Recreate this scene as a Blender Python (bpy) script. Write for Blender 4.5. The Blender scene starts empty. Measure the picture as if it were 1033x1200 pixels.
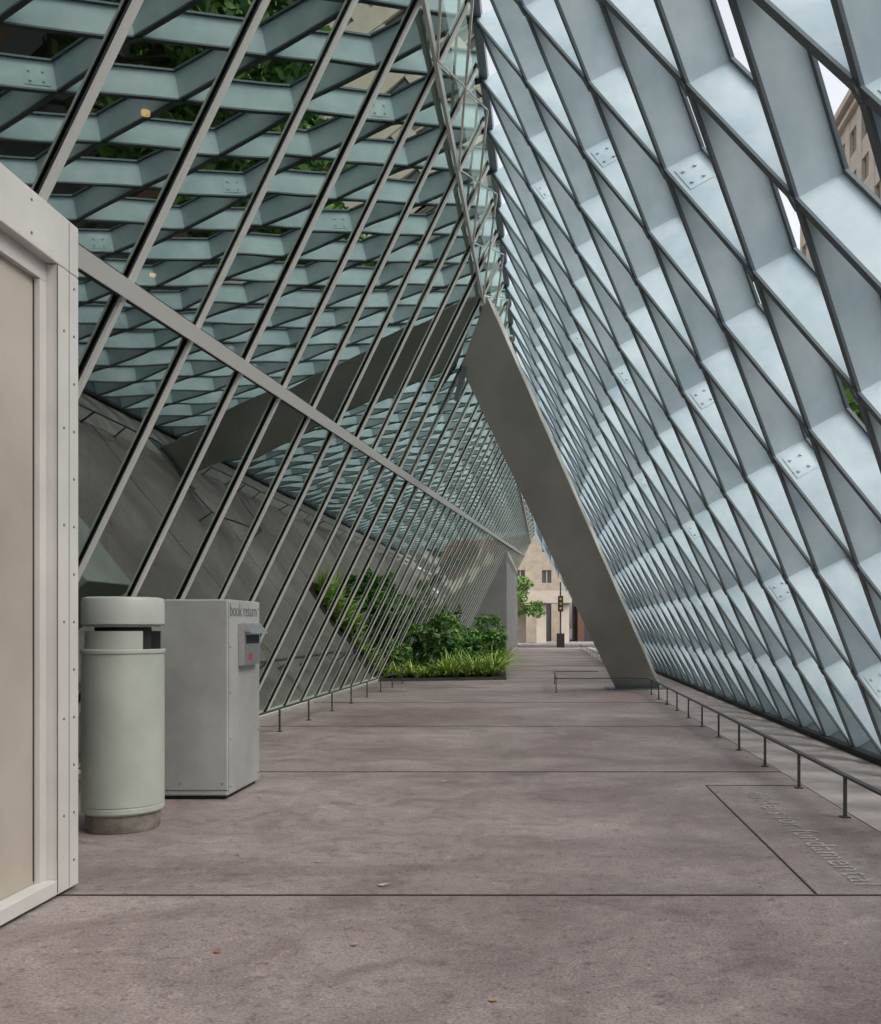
import bpy, math, random
import numpy as np
from mathutils import Vector, Matrix
random.seed(7); rng=np.random.default_rng(5)
S=bpy.context.scene
# ---------------------------------------------------------------- materials
def newmat(name):
    m=bpy.data.materials.new(name); m.use_nodes=True
    nt=m.node_tree; b=nt.nodes['Principled BSDF']; return m,nt,b
def noisy(name,c1,c2,scale=4,rough=.6,metal=0,bump=.0,bscale=60,rough2=None,stretch=(1,1,1),detail=5):
    m,nt,b=newmat(name); N=nt.nodes; L=nt.links
    tc=N.new('ShaderNodeTexCoord'); mp=N.new('ShaderNodeMapping'); mp.inputs['Scale'].default_value=stretch
    L.new(tc.outputs['Object'],mp.inputs[0])
    n=N.new('ShaderNodeTexNoise'); n.inputs['Scale'].default_value=scale; n.inputs['Detail'].default_value=detail; n.inputs['Roughness'].default_value=.6
    L.new(mp.outputs[0],n.inputs['Vector'])
    r=N.new('ShaderNodeValToRGB'); r.color_ramp.elements[0].position=.3; r.color_ramp.elements[1].position=.7
    r.color_ramp.elements[0].color=(*c1,1); r.color_ramp.elements[1].color=(*c2,1)
    L.new(n.outputs[0],r.inputs[0]); L.new(r.outputs[0],b.inputs['Base Color'])
    b.inputs['Roughness'].default_value=rough; b.inputs['Metallic'].default_value=metal
    if bump:
        n2=N.new('ShaderNodeTexNoise'); n2.inputs['Scale'].default_value=bscale; n2.inputs['Detail'].default_value=4
        L.new(tc.outputs['Object'],n2.inputs['Vector'])
        bp=N.new('ShaderNodeBump'); bp.inputs['Strength'].default_value=bump; bp.inputs['Distance'].default_value=.01
        L.new(n2.outputs[0],bp.inputs['Height']); L.new(bp.outputs[0],b.inputs['Normal'])
    return m
def plain(name,c,rough=.7,emit=None):
    m,nt,b=newmat(name); b.inputs['Base Color'].default_value=(*c,1); b.inputs['Roughness'].default_value=rough
    if emit: b.inputs['Emission Color'].default_value=(*emit[0],1); b.inputs['Emission Strength'].default_value=emit[1]
    return m
M={}
M['steel']=noisy('painted_steel_blue',(.34,.445,.495),(.56,.66,.70),1.8,.5,0,0,detail=5)
M['steel_dark']=plain('steel_dark_and_shade',(.11,.14,.155),.45)  # backlit shade of the flanges is put into this colour; also dark steel parts
M['mull']=plain('mullion_aluminium',(.58,.58,.54),.45)
M['gasket']=plain('gasket_black',(.016,.018,.018),.6)
M['column']=noisy('column_paint',(.28,.29,.255),(.43,.43,.385),.9,.5,0,.08,50,stretch=(1,1,.35))
M['rail']=plain('rail_bronze',(.045,.042,.04),.45)
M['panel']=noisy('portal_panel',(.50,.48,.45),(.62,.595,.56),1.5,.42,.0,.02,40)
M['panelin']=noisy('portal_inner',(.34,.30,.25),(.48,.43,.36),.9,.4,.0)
M['seam']=plain('seam_dark',(.05,.045,.045),.7)
M['screw']=plain('screw',(.13,.13,.125),.4)
M['can']=noisy('can_paint',(.33,.355,.31),(.44,.46,.405),2.6,.38,0,.02,30)
M['cant']=noisy('can_lid',(.35,.37,.335),(.45,.47,.43),2.6,.4)
M['canbase']=noisy('can_base_concrete',(.13,.115,.09),(.28,.25,.21),14,.85,0,.4,60)
M['book']=noisy('book_box_metal',(.30,.30,.285),(.46,.46,.43),1.7,.40,.15,.02,40)
M['stainless']=noisy('stainless',(.45,.45,.45),(.6,.6,.6),30,.3,.9)
M['dark']=plain('dark_void',(.015,.015,.015),.7)
M['inkgrey']=plain('letter_grey',(.14,.15,.15),.6)
M['inkred']=plain('label_red',(.35,.03,.03),.5)
M['letter']=noisy('inlaid_letter',(.22,.20,.195),(.50,.48,.46),26,.7)
M['joint']=plain('joint',(.045,.034,.032),.9)
M['asphalt']=noisy('asphalt',(.045,.045,.048),(.07,.07,.072),3,.9,0,.3,80)
M['paint']=plain('road_paint',(.7,.7,.68),.7)
M['walk']=noisy('sidewalk_concrete',(.26,.225,.215),(.42,.38,.365),2.5,.85,0,.25,60,detail=8)
M['earth']=noisy('earth',(.03,.022,.016),(.06,.045,.03),8,.95,0,.5,30)
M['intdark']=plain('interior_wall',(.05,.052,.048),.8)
M['stone']=noisy('stone_beige',(.40,.33,.25),(.54,.46,.36),1.6,.85,0,.2,20)
M['stone2']=noisy('stone_tan',(.50,.43,.35),(.62,.54,.45),1.2,.85,0,.2,20)
M['brick']=noisy('brick',(.24,.12,.09),(.33,.19,.14),6,.85,0,.2,30)
M['greyb']=noisy('grey_facade',(.16,.16,.155),(.22,.22,.21),1.2,.85)
M['wglass']=plain('window_glass',(.11,.115,.12),.12)
M['bark']=noisy('bark',(.05,.04,.03),(.11,.09,.07),12,.9,0,.5,40)
M['yellow']=plain('signal_yellow',(.34,.20,.03),.5)
M['awning']=plain('awning',(.5,.26,.11),.8)
M['lamp']=plain('lamp_warm',(.9,.6,.3),.5,((1,.5,.18),1.6))
def leafmat(name,c1,c2):
    m,nt,b=newmat(name); N=nt.nodes; L=nt.links
    g=N.new('ShaderNodeNewGeometry'); r=N.new('ShaderNodeValToRGB')
    r.color_ramp.elements[0].color=(*c1,1); r.color_ramp.elements[1].color=(*c2,1)
    L.new(g.outputs['Random Per Island'],r.inputs[0]); L.new(r.outputs[0],b.inputs['Base Color'])
    b.inputs['Roughness'].default_value=.5
    return m
M['leaf']=leafmat('leaf_dark',(.02,.06,.015),(.09,.20,.04))
M['leaflt']=leafmat('leaf_bright',(.12,.24,.035),(.40,.52,.10))
M['leafmid']=leafmat('leaf_mid',(.04,.13,.025),(.18,.35,.06))
M['tree']=leafmat('tree_leaf',(.03,.09,.015),(.20,.35,.07))
M['dry']=leafmat('dry_leaf',(.25,.05,.02),(.55,.48,.35))
def glassmat():
    m=bpy.data.materials.new('curtain_glass'); m.use_nodes=True; nt=m.node_tree; N=nt.nodes; L=nt.links
    N.remove(N['Principled BSDF']); out=N['Material Output']
    g=N.new('ShaderNodeBsdfGlossy'); g.inputs['Color'].default_value=(.70,.82,.75,1); g.inputs['Roughness'].default_value=.0
    tc=N.new('ShaderNodeTexCoord'); n=N.new('ShaderNodeTexNoise'); n.inputs['Scale'].default_value=.8; n.inputs['Detail'].default_value=0
    L.new(tc.outputs['Object'],n.inputs['Vector'])
    bp=N.new('ShaderNodeBump'); bp.inputs['Strength'].default_value=.24; bp.inputs['Distance'].default_value=.012
    L.new(n.outputs[0],bp.inputs['Height']); L.new(bp.outputs[0],g.inputs['Normal'])
    t=N.new('ShaderNodeBsdfTransparent'); t.inputs[0].default_value=(.46,.58,.50,1)
    fr=N.new('ShaderNodeFresnel'); fr.inputs[0].default_value=1.7
    mr=N.new('ShaderNodeMapRange'); mr.inputs['To Min'].default_value=.36; mr.inputs['To Max'].default_value=1.3
    L.new(fr.outputs[0],mr.inputs[0])
    mx=N.new('ShaderNodeMixShader'); L.new(mr.outputs[0],mx.inputs[0]); L.new(t.outputs[0],mx.inputs[1]); L.new(g.outputs[0],mx.inputs[2])
    L.new(mx.outputs[0],out.inputs[0]); return m
M['glass']=glassmat()
def floormat():
    m,nt,b=newmat('stained_concrete'); N=nt.nodes; L=nt.links
    tc=N.new('ShaderNodeTexCoord')
    def noise(s,d,r=.6,st=None,off=0,dist=0):
        n=N.new('ShaderNodeTexNoise'); n.inputs['Scale'].default_value=s; n.inputs['Detail'].default_value=d; n.inputs['Roughness'].default_value=r; n.inputs['Distortion'].default_value=dist
        mp=N.new('ShaderNodeMapping'); mp.inputs['Scale'].default_value=st or (1,1,1); mp.inputs['Location'].default_value=(off,off,0); L.new(tc.outputs['Object'],mp.inputs[0]); L.new(mp.outputs[0],n.inputs['Vector'])
        return n
    def ramp(n,p0,c0,p1,c1):
        r=N.new('ShaderNodeValToRGB'); r.color_ramp.elements[0].position=p0; r.color_ramp.elements[0].color=(*c0,1); r.color_ramp.elements[1].position=p1; r.color_ramp.elements[1].color=(*c1,1)
        L.new(n.outputs[0],r.inputs[0]); return r
    def mul(a,b_,f):
        mm=N.new('ShaderNodeMix'); mm.data_type='RGBA'; mm.blend_type='MULTIPLY'; mm.inputs[0].default_value=f
        L.new(a,mm.inputs[6]); L.new(b_,mm.inputs[7]); return mm.outputs[2]
    a=noise(.36,9,.70,(.8,1,1),1.3,.5); r=ramp(a,.38,(.20,.158,.150),.62,(.355,.305,.290))
    c=noise(2.1,10,.82,(1,1,1),5,.8); r2=ramp(c,.36,(.55,.50,.495),.54,(1.03,1.03,1.03))
    s=noise(75,3,.8); r3=ramp(s,.35,(.5,.5,.5),.65,(1.35,1.34,1.33))
    d=noise(7,6,.8,(1,1,1),9); r4=ramp(d,.54,(1,1,1),.72,(1.5,1.48,1.45))
    h=noise(16,5,.8,(1,1,1),17); r5=ramp(h,.36,(.5,.46,.45),.46,(1,1,1))
    o=mul(r.outputs[0],r2.outputs[0],.62); o=mul(o,r3.outputs[0],.75); o=mul(o,r4.outputs[0],1.); o=mul(o,r5.outputs[0],.8)
    L.new(o,b.inputs['Base Color'])
    mr=N.new('ShaderNodeMapRange'); mr.inputs['From Min'].default_value=.4; mr.inputs['From Max'].default_value=.6; mr.inputs['To Min'].default_value=.45; mr.inputs['To Max'].default_value=.75
    L.new(c.outputs[0],mr.inputs[0]); L.new(mr.outputs[0],b.inputs['Roughness'])
    bp=N.new('ShaderNodeBump'); bp.inputs['Strength'].default_value=.3; bp.inputs['Distance'].default_value=.006
    L.new(s.outputs[0],bp.inputs['Height']); L.new(bp.outputs[0],b.inputs['Normal'])
    return m
M['floor']=floormat()
# ---------------------------------------------------------------- mesh helpers
class MB:
    def __init__(s): s.v=[]; s.f=[]
    def hexa(s,p):
        n=len(s.v); s.v+= [tuple(q) for q in p]
        for f in ((3,2,1,0),(4,5,6,7),(0,1,5,4),(1,2,6,5),(2,3,7,6),(3,0,4,7)): s.f.append(tuple(n+i for i in f))
    def box(s,x0,x1,y0,y1,z0,z1):
        s.hexa([(x0,y0,z0),(x1,y0,z0),(x1,y1,z0),(x0,y1,z0),(x0,y0,z1),(x1,y0,z1),(x1,y1,z1),(x0,y1,z1)])
    def obox(s,a,b,side,nrm):
        a=Vector(a);b=Vector(b);s_=Vector(side);n_=Vector(nrm)
        s.hexa([a-s_-n_,a+s_-n_,a+s_+n_,a-s_+n_,b-s_-n_,b+s_-n_,b+s_+n_,b-s_+n_])
    def cyl(s,a,b,r,r2=None,n=12,caps=True):
        a=Vector(a);b=Vector(b); r2=r if r2 is None else r2
        d=(b-a).normalized(); u=d.orthogonal().normalized(); w=d.cross(u); k=len(s.v)
        for c,rr in((a,r),(b,r2)):
            for i in range(n):
                t=2*math.pi*i/n; s.v.append(tuple(c+u*math.cos(t)*rr+w*math.sin(t)*rr))
        for i in range(n): j=(i+1)%n; s.f.append((k+i,k+j,k+n+j,k+n+i))
        if caps: s.f.append(tuple(k+i for i in reversed(range(n)))); s.f.append(tuple(k+n+i for i in range(n)))
    def lathe(s,cx,cy,prof,n=64,a0=0,a1=2*math.pi):
        k=len(s.v); full=abs(a1-a0-2*math.pi)<1e-6; m=n if full else n+1
        for r,z in prof:
            for i in range(m): t=a0+(a1-a0)*i/n; s.v.append((cx+r*math.cos(t),cy+r*math.sin(t),z))
        for j in range(len(prof)-1):
            for i in range(n): q=(i+1)%m; s.f.append((k+j*m+i,k+j*m+q,k+(j+1)*m+q,k+(j+1)*m+i))
    def obj(s,name,mat,parent=None,bevel=0,smooth=False):
        me=bpy.data.meshes.new(name); me.from_pydata(s.v,[],s.f); me.update()
        o=bpy.data.objects.new(name,me); S.collection.objects.link(o); me.materials.append(M[mat])
        if parent: o.parent=parent
        if bevel:
            bm=o.modifiers.new('b','BEVEL'); bm.width=bevel; bm.segments=2; bm.limit_method='ANGLE'
        if smooth:
            for p in me.polygons: p.use_smooth=True
            try: me.set_sharp_from_angle(angle=math.radians(35))
            except Exception: pass
        return o
def empty(name):
    o=bpy.data.objects.new(name,None); S.collection.objects.link(o); return o
def text(body,size,mat,parent,mw,name='lettering',ext=.001,sp=1.,bold=0):
    c=bpy.data.curves.new(name,'FONT'); c.body=body; c.size=size; c.extrude=ext; c.space_character=sp; c.offset=bold
    o=bpy.data.objects.new(name,c); S.collection.objects.link(o); c.materials.append(M[mat]); o.parent=parent; o.matrix_world=mw; return o
# ---------------------------------------------------------------- ground
g=MB(); g.v=[(-900,-900,-.16),(900,-900,-.16),(900,900,-.16),(-900,900,-.16)]; g.f=[(0,1,2,3)]; g.obj('ground','asphalt')
b=MB(); b.box(-4.6,3.0,-8,62,-.2,0); b.obj('plaza_floor','floor')
b=MB(); b.box(3.0,9.0,-8,62,-.2,-.01); b.obj('sidewalk','walk')
b=MB()
y=-8
while y<62: b.box(2.12,2.99,y,y+2.015,.0005,.005); y+=2.025
b.obj('paving_strip','walk')
fj=empty('paving_joints')
b=MB()
for i in range(-2,14):
    y=4.75+4.05*i
    b.box(-4.2,2.11,y-.008,y+.008,.0005,.0045)
b.obj('cross_joint','joint',fj)
b=MB(); b.box(1.314,1.326,4.76,8.05,.0005,.004); b.box(1.327,2.1,8.04,8.052,.0005,.004); b.obj('panel_joint','joint',fj)
sg=empty('floor_inscription')
mw=Matrix.Translation((1.56,7.70,.0035))@Matrix.Rotation(math.radians(-90),4,'Z')
text('thinkers for fundamental',.245,'letter',sg,mw,ext=.0008,sp=1.12,bold=-.001)
# ---------------------------------------------------------------- right diagrid
def R(Y,v,o=0): return Vector((3.25-.486*v+.874*o,Y,.874*v+.486*o))
RN=Vector((.874,0,.486)); A=.52; B=1.005; ROWS=8; VT=B*ROWS
dg=empty('steel_diagrid_wall')
web=MB(); fl=MB(); of=MB(); cl=MB(); bolts=MB()
D=.27
for fam in (1,-1):
    for i in range(-14,62):
        Y0=.92+1.04*i
        Y1=Y0+fam*A*ROWS
        if max(Y0,Y1)>61 or min(Y0,Y1)<-8: continue
        a=R(Y0,0);c=R(Y1,VT); d=(c-a).normalized(); side=d.cross(RN).normalized()
        e=.0 if fam==1 else .004
        web.obox(a+RN*(D/2+.01),c+RN*(D/2+.01),side*.009,RN*(D/2))
        fl.obox(a+RN*e,c+RN*e,side*.026,RN*.009)
        of.obox(a+RN*(D+.02+e),c+RN*(D+.02+e),side*.036,RN*.010)
web.obj('web','steel',dg); fl.obj('inner_flange','steel_dark',dg); of.obj('outer_flange','steel_dark',dg)
for r in range(0,ROWS+1):
    for i in range(-8,58):
        Y=.92+1.04*i+(A if r%2 else 0); p=R(Y,min(max(r*B,.03),VT-.05))
        up=Vector((-.486,0,.874))
        cl.obox(p-up*.05-RN*.012,p+up*.05-RN*.012,Vector((0,.018,0)),RN*.012)
cl.obj('node_clip','steel_dark',dg)
sp=MB()
for r in range(1,ROWS):
    for i in range(-4,26):
        if (i+3*r)%5: continue
        Yn=.92+1.04*i+(A if r%2 else 0); n0=R(Yn,r*B)
        d=(R(Yn-A,(r-1)*B)-n0).normalized()
        side=d.cross(RN).normalized()
        if side.y>0: side=-side
        c0=n0+d*.17+RN*(D*.5)
        sp.obox(c0-d*.11,c0+d*.11,side*.013,RN*.09)
        for u in(-.06,.06):
            for w in(-.045,.045):
                q=c0+d*u+RN*w+side*.013; bolts.cyl(q,q+side*.010,.013,n=6)
sp.obj('splice_plate','steel',dg); bolts.obj('bolt','steel',dg,smooth=False)
b=MB(); b.obox(R(-8,.0,.16),R(61,0,.16),Vector((-.486,0,.874))*.03,RN*.17); b.obj('base_sill','steel_dark',dg)
b=MB(); b.box(3.16,3.30,-8,61,-.009,.05); b.obj('base_channel','gasket',dg)
b=MB(); b.box(-.74,-.60,-8,61,7.04,7.2); b.obj('ridge_beam','steel_dark',dg)
# ---------------------------------------------------------------- left glass
LN=Vector((.901,0,-.434)); LU=Vector((.434,0,.901))
def Lp(Y,v,o=0): return Vector((-4.05,Y,0))+LU*v+LN*o
cw=empty('glass_curtain_wall')
gl=MB()
Y=4.70-1.04*11
while Y<60.5:
    for v0,v1 in ((0,3.363+.0496*Y),(3.363+.0496*Y,7.8)):
        t1=random.uniform(-.003,.003); t2=random.uniform(-.003,.003)
        n=len(gl.v); gl.v+=[tuple(Lp(Y,v0,-t1-t2)),tuple(Lp(Y+1.04,v0,t1-t2)),tuple(Lp(Y+1.04,v1,t1+t2)),tuple(Lp(Y,v1,-t1+t2))]; gl.f.append((n,n+1,n+2,n+3))
    Y+=1.04
gl.obj('glass','glass',cw)
mu=MB(); ga=MB(); bm=MB()
Y=4.70-1.04*11
while Y<61:
    ga.obox(Lp(Y,0,.011),Lp(Y,7.75,.011),Vector((0,.036,0)),LN*.003)
    mu.obox(Lp(Y,.05,.024),Lp(Y,7.7,.024),Vector((0,.024,0)),LN*.010)
    Y+=1.04
bd=(Lp(60,3.363+.0496*60)-Lp(0,3.363)).normalized(); bs=bd.cross(LN).normalized()
a=Lp(-8,3.363-.0496*8,.036); c=Lp(61,3.363+.0496*61,.036)
bm.obox(a,c,bs*.05,LN*.018); bm.obox(Lp(-8,.05,.034),Lp(61,.05,.034),LU*.04,LN*.025)
ga.obox(a-LN*.024,c-LN*.024,bs*.062,LN*.003)
a=Lp(-8,6.95,.044);c=Lp(61,7.25,.044); bm.obox(a,c,LU*.022,LN*.02)
k=-8
while k<59:
    v0=6.95+.3*(k+8)/69
    bm.obox(Lp(k,v0,.059),Lp(k+2.08,7.75,.059),Vector((0,.02,0)),LN*.012)
    bm.obox(Lp(k+2.08,v0,.066),Lp(k,7.75,.066),Vector((0,.02,0)),LN*.012)
    k+=2.08
mu.obj('mullion','mull',cw); ga.obj('gasket','gasket',cw); bm.obj('transom','mull',cw)
li=empty('library_interior')
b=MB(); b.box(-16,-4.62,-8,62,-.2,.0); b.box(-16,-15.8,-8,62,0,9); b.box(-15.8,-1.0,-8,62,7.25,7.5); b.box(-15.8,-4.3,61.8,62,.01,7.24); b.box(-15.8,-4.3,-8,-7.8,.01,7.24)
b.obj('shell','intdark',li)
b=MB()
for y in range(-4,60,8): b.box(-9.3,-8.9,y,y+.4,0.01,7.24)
b.obj('interior_columns','intdark',li)
b=MB()
for (x,y) in ((-4.6,11.3),(-6.6,16.5),(-6.8,26)):
    b.cyl((x,y,7.20),(x,y,7.245),.05,n=16)
b.obj('recessed_downlights','lamp',li)
# ---------------------------------------------------------------- leaning column
lc=empty('leaning_column')
col=MB()
BL=Vector((1.48,20.5,.0)); BR=Vector((2.42,20.6,.0)); d=Vector((-2.84,-4.65,5.5)); TL=BL+d; TR=BR+d*1.17; bk=Vector((.1,.45,0))
col.hexa([BL,BR,BR+bk,BL+bk,TL,TR,TR+bk,TL+bk])
col.obj('shaft','column',lc,bevel=.012)
b=MB(); b.obox((-1.44,15.95,5.0),(-1.30,15.9,5.5),(.04,0,.0),(0,.08,0)); b.obj('bracket','steel_dark',lc)
b=MB(); b.box(1.3,2.62,20.3,21.2,.001,.02); b.obj('base_plate','steel_dark',lc)
# ---------------------------------------------------------------- low rails
def rail(name,pts,posts,h=.287):
    e=empty(name); r=MB()
    for (x0,y0),(x1,y1) in zip(pts[:-1],pts[1:]):
        d=Vector((x1-x0,y1-y0,0)).normalized(); s=Vector((-d.y,d.x,0))
        r.obox(Vector((x0,y0,h))-d*.012,Vector((x1,y1,h))+d*.012,s*.02,Vector((0,0,.008)))
    r.obj('top_bar','rail',e)
    p=MB(); fp=MB()
    for x,y in posts:
        p.box(x-.009,x+.009,y-.017,y+.017,.0,h-.009); fp.box(x-.03,x+.03,y-.035,y+.035,.0,.009)
    p.obj('posts','rail',e); fp.obj('feet','rail',e); return e
rail('low_rail',[(2.05,-3),(2.05,19.4),(.22,19.4),(.22,22.5),(1.2,22.5)],[(2.05,6.7+1.22*i) for i in range(-8,11)]+[(.22,19.4),(.22,22.45)])
rail('low_rail.001',[(-3.3,8.0),(-3.3,23.2)],[(-3.3,9.2+1.5*i) for i in range(10)])
rail('low_rail.002',[(2.05,23),(2.05,58)],[(2.05,23+1.5*i) for i in range(24)])
# ---------------------------------------------------------------- trash can
tcn=empty('trash_can'); cx,cy,r=-2.73,6.35,.25
b=MB(); b.lathe(cx,cy,[(0,.0),(.215,0),(.225,.02),(.225,.115),(0,.115)]); b.obj('base','canbase',tcn,smooth=True)
b=MB(); b.lathe(cx,cy,[(.0,.116),(.24,.116),(.25,.128),(.25,.155),(.246,.158),(.246,.165),(.25,.168),(.25,1.13),(.257,1.135),(.257,1.155),(.25,1.16),(.24,1.155),(.24,1.13),(0,1.13)]); b.obj('body','can',tcn,smooth=True)
b=MB(); b.lathe(cx,cy,[(.0,1.131),(.17,1.131),(.17,1.301),(0,1.301)]); b.obj('shaded_interior','dark',tcn,smooth=True)  # solid dark cylinder, its colour stands in for shade inside the opening
b=MB(); b.lathe(cx,cy,[(.222,1.131),(.230,1.131),(.230,1.275),(.222,1.275),(.222,1.131)],60,math.radians(-37),math.radians(-37-290)); b.obj('neck','can',tcn,smooth=True)
b=MB(); b.lathe(cx,cy,[(.0,1.302),(.225,1.302),(.225,1.315),(.246,1.315),(.25,1.32),(.25,1.465),(.242,1.485),(.22,1.492),(0,1.495)]); b.obj('lid','cant',tcn,smooth=True)
# ---------------------------------------------------------------- book return
br=empty('book_return_box'); X0,X1,Y0,Y1,H=-3.15,-2.385,7.38,8.2,1.51
b=MB(); b.box(X0,X1,Y0,Y1,.03,H); b.obj('cabinet','book',br,bevel=.012)
b=MB(); b.box(X0+.03,X1-.03,Y0+.03,Y1-.03,.001,.03); b.obj('plinth','dark',br)
b=MB(); b.box(X0+.012,X1-.003,Y0-.003,Y0+.001,.07,.074); b.box(X1-.001,X1+.002,Y0+.012,Y0+.016,.05,1.49); b.obj('panel_seam','seam',br)
b=MB()
for z in (.09,.45,.8,1.15,1.45):
    b.cyl((X1,Y0+.05,z),(X1+.004,Y0+.05,z),.008,n=8); b.cyl((X1,Y1-.05,z),(X1+.004,Y1-.05,z),.008,n=8)
for x in (-3.05,-2.75,-2.43): b.cyl((x,Y0,.12),(x,Y0-.004,.12),.007,n=8)
b.obj('screws','screw',br)
b=MB(); b.box(X1,X1+.05,7.62,8.05,1.0,1.33); b.obj('slot_housing','stainless',br,bevel=.006)
b=MB(); b.hexa([(X1+.05,7.62,1.27),(X1+.11,7.62,1.25),(X1+.11,8.05,1.25),(X1+.05,8.05,1.27),(X1+.05,7.62,1.33),(X1+.05,7.621,1.331),(X1+.05,8.049,1.331),(X1+.05,8.05,1.33)]); b.obj('slot_hood','stainless',br)
b=MB(); b.box(X1+.0505,X1+.054,7.67,8.0,1.17,1.24); b.obj('slot','dark',br)
b=MB(); b.box(X1+.0505,X1+.053,7.74,7.82,1.04,1.09); b.obj('label','inkred',br)
mw=Matrix(((0,0,1,X1+.002),(1,0,0,7.42),(0,1,0,1.385),(0,0,0,1)))
text('book return',.14,'inkgrey',br,mw,ext=.001)
# ---------------------------------------------------------------- portals
def portal(name,xf,y0,y1,H,xb,fm='panel',im='panelin'):
    e=empty(name)
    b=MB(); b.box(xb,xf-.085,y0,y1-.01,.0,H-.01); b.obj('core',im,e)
    b=MB(); hd=.25; jb=.21
    b.box(xf-.08,xf,y0,y1,H-hd,H)
    b.box(xf-.08,xf,y1-jb,y1,.02,H-hd-.003)
    b.box(xf-.08,xf+.0,y0,y1-jb-.003,.02,.09)
    b.box(xb,xf-.09,y1-.009,y1,.02,H)
    b.obj('frame',fm,e,bevel=.006)
    b=MB(); b.box(xf-.085,xf-.055,y0,y1-jb-.001,H-hd-.09,H-hd-.001); b.box(xf-.085,xf-.055,y1-jb-.06,y1-jb-.001,.091,H-hd-.092); b.obj('inner_trim',fm,e)
    b=MB(); b.box(xf-.0005,xf+.0012,y1-.214,y1-.2095,.03,H-.2525); b.box(xf-.0005,xf+.0012,y1-.1,y1-.097,.03,H-.01);b.box(xf-.084,xf-.082,y0+1.4,y0+1.406,.1,H-.4); b.box(xf-.084,xf-.08,y1-jb-.068,y1-jb-.061,.1,H-hd-.1); b.obj('seams','seam',e)
    b=MB()
    z=.15
    while z<H-.1:
        b.cyl((xf,y1-.05,z),(xf+.003,y1-.05,z),.007,n=8)
        if int(z/.235)%2: b.cyl((xf,y1-.15,z),(xf+.003,y1-.15,z),.007,n=8)
        z+=.235
    yy=y0+.1
    while yy<y1-.25:
        b.cyl((xf,yy,H-.05),(xf+.003,yy,H-.05),.007,n=8); b.cyl((xf,yy,H-.2),(xf+.003,yy,H-.2),.007,n=8); yy+=.45
    b.obj('screws','screw',e)
    return e
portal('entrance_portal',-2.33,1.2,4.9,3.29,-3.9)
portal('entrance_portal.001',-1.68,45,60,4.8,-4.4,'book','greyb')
# ---------------------------------------------------------------- plants
def leaves(name,cs,rad,n,size,mat,parent=None,asp=.45,droop=0.):
    cs=np.array(cs); rad=np.array(rad); idx=rng.integers(0,len(cs),n)
    d=rng.normal(size=(n,3)); d/=np.linalg.norm(d,axis=1)[:,None]
    r=rng.random(n)**.4
    p=cs[idx]+d*r[:,None]*rad[idx]
    a=rng.normal(size=(n,3)); a[:,2]-=droop; a/=np.linalg.norm(a,axis=1)[:,None]
    t=rng.normal(size=(n,3)); w=np.cross(a,t); w/=np.linalg.norm(w,axis=1)[:,None]
    s=size*(.6+.8*rng.random(n))[:,None]
    v=np.stack([p-a*s, p+w*s*asp, p+a*s, p-w*s*asp],1).reshape(-1,3)
    v[:,2]=np.maximum(v[:,2],.01)
    me=bpy.data.meshes.new(name); me.vertices.add(4*n); me.vertices.foreach_set('co',v.ravel())
    me.loops.add(4*n); me.loops.foreach_set('vertex_index',np.arange(4*n)); me.polygons.add(n)
    me.polygons.foreach_set('loop_start',np.arange(0,4*n,4)); me.update(calc_edges=True); me.validate()
    me.materials.append(M[mat]); o=bpy.data.objects.new(name,me); S.collection.objects.link(o)
    if parent:o.parent=parent
    return o
b=MB(); b.hexa([(-4.0,23.5,.001),(-.98,24.3,.001),(-1.45,36,.001),(-4.0,36,.001),(-4.0,23.5,.07),(-.98,24.3,.07),(-1.45,36,.07),(-4.0,36,.07)]); b.obj('planting_bed','earth')
b=MB(); b.obox((-.965,24.2,.035),(-1.435,36,.035),(.012,0,0),(0,0,.035)); b.obox((-4.0,23.4,.035),(-.978,24.2,.035),(0,.012,0),(0,0,.035)); b.obj('bed_edging','rail')
def shrub(name,x,y,h,w,mat,n=1500,size=.07):
    e=empty(name); st=MB(); cs=[];rs=[]
    for i in range(14):
        a=random.random()*6.28; rr=random.random()*w*.95; zz=h*(.3+.7*random.random())
        c=(x+math.cos(a)*rr,y+math.sin(a)*rr,zz); cs.append(c); rs.append((w*.28,w*.28,h*.17))
        st.cyl((x,y,.07),c,.014,.006,n=5)
    st.obj('stems','bark',e); leaves('foliage',cs,rs,n,size,mat,e,.4); return e
k=0
for (x,y,h,w,m) in [(-3.7,24.6,1.5,.5,'leafmid'),(-3.1,25.3,1.2,.6,'leaf'),(-2.4,25.8,.9,.55,'leafmid'),(-1.7,26.1,.85,.45,'leaf'),(-3.4,28,1.75,.8,'leaf'),(-2.4,28.4,1.3,.7,'leafmid'),(-1.6,28.2,1.1,.5,'leafmid'),(-3.4,31,1.9,.8,'leafmid'),(-2.3,32,1.5,.8,'leafmid'),(-1.7,30.6,1.3,.5,'leafmid'),(-3.2,34.4,2.0,.9,'leaf'),(-2.0,34.5,1.6,.6,'leafmid')]:
    shrub('shrub' if k==0 else 'shrub.%03d'%k,x,y,h,w,m,1700 if y<30 else 1100,.075); k+=1
def ferns(name,pts,mat):
    m=MB()
    for (x,y,h) in pts:
        for j in range(34):
            a=random.random()*6.28; L=h*(.7+.6*random.random()); lean=.4+.7*random.random(); wv=.018+.018*random.random()
            dx,dy=math.cos(a),math.sin(a); px,py=-dy,dx
            for s in range(5):
                t=s/4; rr=L*lean*t*1.2; z=.04+L*(1.2*t-.85*t*t*lean); ww=wv*(1-t*.9)
                l=(x+dx*rr+px*ww,y+dy*rr+py*ww,z); rgt=(x+dx*rr-px*ww,y+dy*rr-py*ww,z)
                n=len(m.v); m.v+=[l,rgt]
                if s: m.f.append((n-2,n-1,n+1,n))
    return m.obj(name,mat)
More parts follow.
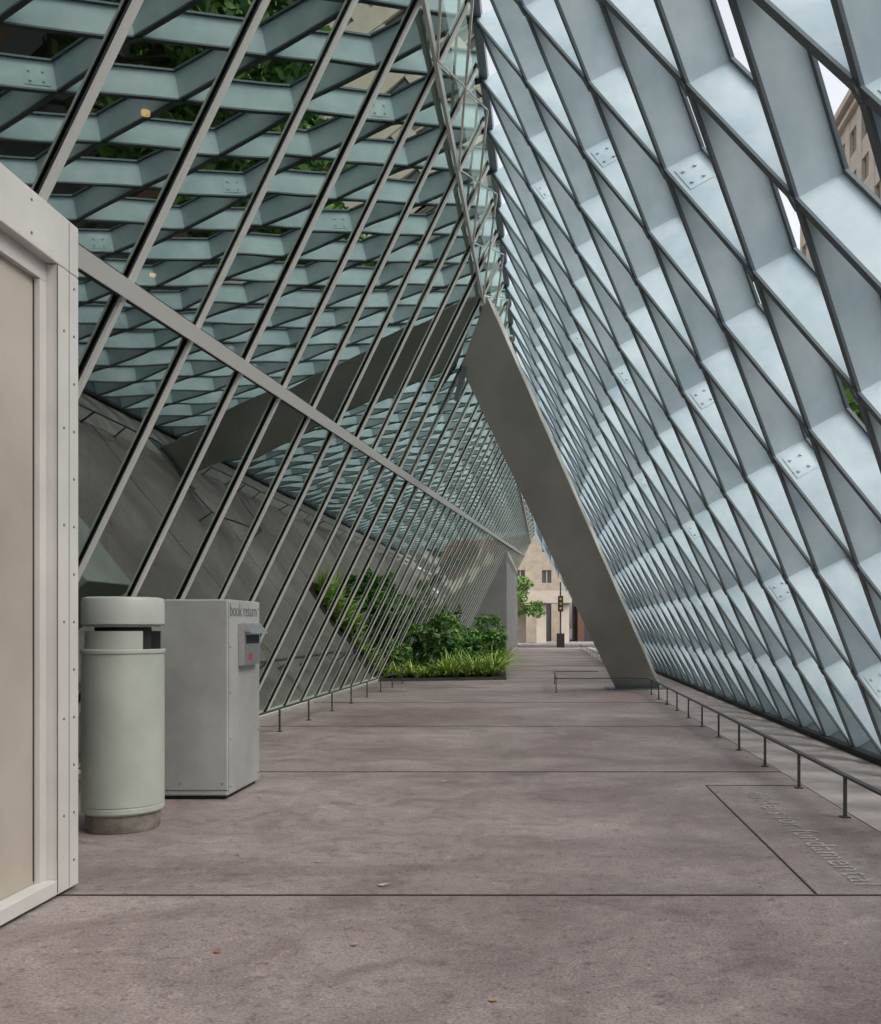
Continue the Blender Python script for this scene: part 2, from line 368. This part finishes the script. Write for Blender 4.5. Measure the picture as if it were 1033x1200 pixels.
pts=[(-3.85+.20*i+random.uniform(-.12,.12),23.75+.055*i+.3*j+random.uniform(-.12,.12),(.26+.32*random.random())*(1.3 if i>6 else .9)) for i in range(14) for j in range(3)]
pts+=[(-1.25-.04*.4*i+random.uniform(-.15,.12),25.0+.3*i,.55+.35*random.random()) for i in range(34)]
ferns('ground_cover',pts,'leaflt')
m=MB()
for i in range(60):
    x=random.uniform(-2.2,2.0); y=random.uniform(3.2,20); s=random.uniform(.006,.022); a=random.random()*6.28
    n=len(m.v)
    for t in (0,1.3,3.14,4.6): m.v.append((x+math.cos(a+t)*s*(1.5 if t in(0,3.14) else .8),y+math.sin(a+t)*s*1.2,.006+random.random()*.008))
    m.f.append((n,n+1,n+2,n+3))
m.obj('fallen_leaves','dry')
# ---------------------------------------------------------------- trees
def treemesh():
    t=MB(); cs=[];rs=[]
    t.cyl((0,0,-.1),(.1,.05,3.2),.17,.12,n=10)
    for i in range(11):
        a=i*2.4; l=1.2+1.6*random.random(); z0=2.4+.35*i*.6; p=(math.cos(a)*l,math.sin(a)*l,z0+1.0+random.random()*1.4)
        t.cyl((.1,.05,min(z0,3.2)+0),p,.06,.02,n=6)
        for q in range(3): cs.append((p[0]+random.uniform(-.7,.7),p[1]+random.uniform(-.7,.7),p[2]+random.uniform(-.8,.9))); rs.append((.85,.85,.65))
    cs.append((0,0,6.0)); rs.append((1,1,.8)); return t,cs,rs
t,cs,rs=treemesh(); e0=empty('street_tree'); tr=t.obj('trunk','bark',e0); fo=leaves('crown',cs,rs,6500,.15,'tree',e0,.55)
e0.location=(9.6,6,-.16)
k=1
for i,(x,y,s) in enumerate([(9.6,10.6,1.1),(9.7,15.4,1.0),(9.5,20,1.15),(9.6,25,1.1),(9.7,31,1.1),(9.6,38,1.1),(10.5,47,1.1),(9.6,.5,1.0),(19.5,12,1.4),(19.5,21,1.4),(19.5,32,1.4),(19.5,46,1.4),(-2.9,73,.72)]):
    e=empty('street_tree.%03d'%k); k+=1
    for src in (tr,fo):
        o=bpy.data.objects.new(src.name.split('.')[0],src.data); S.collection.objects.link(o); o.parent=e
    e.location=(x,y,-.16); e.scale=(s,s,s); e.rotation_euler[2]=i*1.7
# ---------------------------------------------------------------- buildings
def building(name,x0,x1,y0,y1,H,bay,fl,mat,gf=4.5,faces='WS',cornice=.8,pw=.9,sh=1.3):
    e=empty(name); b=MB(); b.box(x0+.35,x1-.35,y0+.35,y1-.35,-.16,H-.1); b.obj('glazing','wglass',e)
    w=MB()
    def grid(a0,a1,fn):
        n=max(1,int(round((a1-a0)/bay))); st=(a1-a0)/n
        for i in range(n+1):
            c=a0+i*st; l=max(a0,c-pw/2); r=min(a1,c+pw/2); fn(l,r,-.16,H,0)
        for i in range(n):
            c=a0+(i+.5)*st; fn(c-.05,c+.05,gf,H,.16)
        z=gf
        while z<H-1:
            fn(a0+.001,a1-.001,z-sh/2,z+sh/2,.06); z+=fl
        fn(a0+.001,a1-.001,H-sh,H+.01,.05)
    if 'S' in faces: grid(x0,x1,lambda l,r,z0,z1,o:w.box(l,r,y0+o,y0+.5,z0,z1))
    if 'W' in faces: grid(y0+.01,y1-.01,lambda l,r,z0,z1,o:w.box(x0+o,x0+.5,l,r,z0,z1))
    w.box(x0,x1,y0,y1,H+.02,H+.3)
    w.obj('facade',mat,e)
    c=MB(); c.box(x0-cornice,x1+cornice,y0-cornice,y1+cornice,H+.31,H+.9); c.box(x0-cornice*.5,x1+cornice*.5,y0-cornice*.5,y1+cornice*.5,H-.4,H+.015)
    n=int((x1-x0)/1.2)
    for i in range(n): c.box(x0+i*1.2,x0+i*1.2+.5,y0-cornice*.9,y0-.01,H+.03,H+.3)
    c.obj('cornice',mat,e); return e
building('stone_building',26,60,75,100,45,3.2,3.6,'stone2',pw=1.3,sh=1.6)
building('office_building',24,45,-12,24,13,4,3.8,'greyb')
building('brick_building',24,45,25,60,11,3.5,3.6,'brick')
building('stone_building.001',-16,1.4,92,112,24,2.6,2.9,'stone',gf=4.6,pw=1.6,sh=1.7)
building('brick_building.001',3.2,16,96,116,18,2.4,3.2,'brick',pw=1.3,sh=1.6)
e=empty('arcade'); b=MB(); b.box(-6,2.2,80.5,83.5,3.3,4.3); b.obj('slab','stone2',e)
b=MB()
for x in (-5.5,-2.9,-.3,1.6): b.box(x-.4,x+.4,81,81.7,-.01,3.3)
b.box(-6,-1.6,83.2,83.4,-.01,3.29)
b.obj('columns','stone2',e)
b=MB(); b.box(-6.02,-1.6,80.3,80.46,4.4,5.1); b.obj('awning','awning',e)
b=MB(); b.box(-60,60,79,90,-.16,-.01); b.obj('far_sidewalk','walk')
b=MB()
for x in np.arange(-5,8,1.1): b.box(x,x+.5,65.5,68.5,-.159,-.155)
b.obj('crosswalk','paint')
b=MB()
for y in np.arange(-40,140,9): b.box(14.9,15.05,y,y+3,-.159,-.155)
b.obj('lane_marking','paint')
tl=empty('traffic_light'); b=MB(); b.cyl((1.0,63,-.16),(1.0,63,4.2),.06,.05); b.obj('pole','rail',tl)
b=MB(); b.box(.83,1.17,62.72,62.92,2.3,3.3); b.box(.75,1.25,62.7,63.3,-.16,.9); b.obj('housing','dark',tl)
b=MB()
for i in range(3): b.cyl((1.0,62.71,2.5+.3*i),(1.0,62.62,2.5+.3*i),.075,n=16)
b.obj('lens_hoods','yellow',tl)
# ---------------------------------------------------------------- light
w=bpy.data.worlds.new('World'); S.world=w; w.use_nodes=True; nt=w.node_tree; bg=nt.nodes['Background']
sk=nt.nodes.new('ShaderNodeTexSky'); sk.sky_type='NISHITA'; sk.sun_disc=False
sk.sun_elevation=math.radians(50); sk.sun_rotation=math.radians(120); sk.air_density=1.2; sk.dust_density=4; sk.ozone_density=1
hs=nt.nodes.new('ShaderNodeHueSaturation'); hs.inputs['Saturation'].default_value=.22; hs.inputs['Value'].default_value=1.98
nt.links.new(sk.outputs[0],hs.inputs['Color']); nt.links.new(hs.outputs[0],bg.inputs[0]); bg.inputs[1].default_value=.15
sl=bpy.data.lights.new('sun','SUN'); sl.energy=1.2; sl.angle=math.radians(35); sl.color=(1,.96,.9)
so=bpy.data.objects.new('sun',sl); S.collection.objects.link(so)
az=math.radians(120); el=math.radians(50)
dv=Vector((math.sin(az)*math.cos(el),math.cos(az)*math.cos(el),math.sin(el)))
so.rotation_euler=dv.to_track_quat('Z','Y').to_euler()
S.view_settings.view_transform='Standard'; S.view_settings.look='None'; S.view_settings.exposure=0
cam=bpy.data.cameras.new('camera'); co=bpy.data.objects.new('camera',cam); S.collection.objects.link(co); S.camera=co
co.location=(0,0,1.3); co.rotation_euler=(math.radians(90),0,0)
cam.sensor_fit='HORIZONTAL'; cam.sensor_width=36; cam.lens=36*1150/1033; cam.shift_x=-(639-516.5)/1033; cam.shift_y=135/1033; cam.clip_end=3000; cam.clip_start=.05
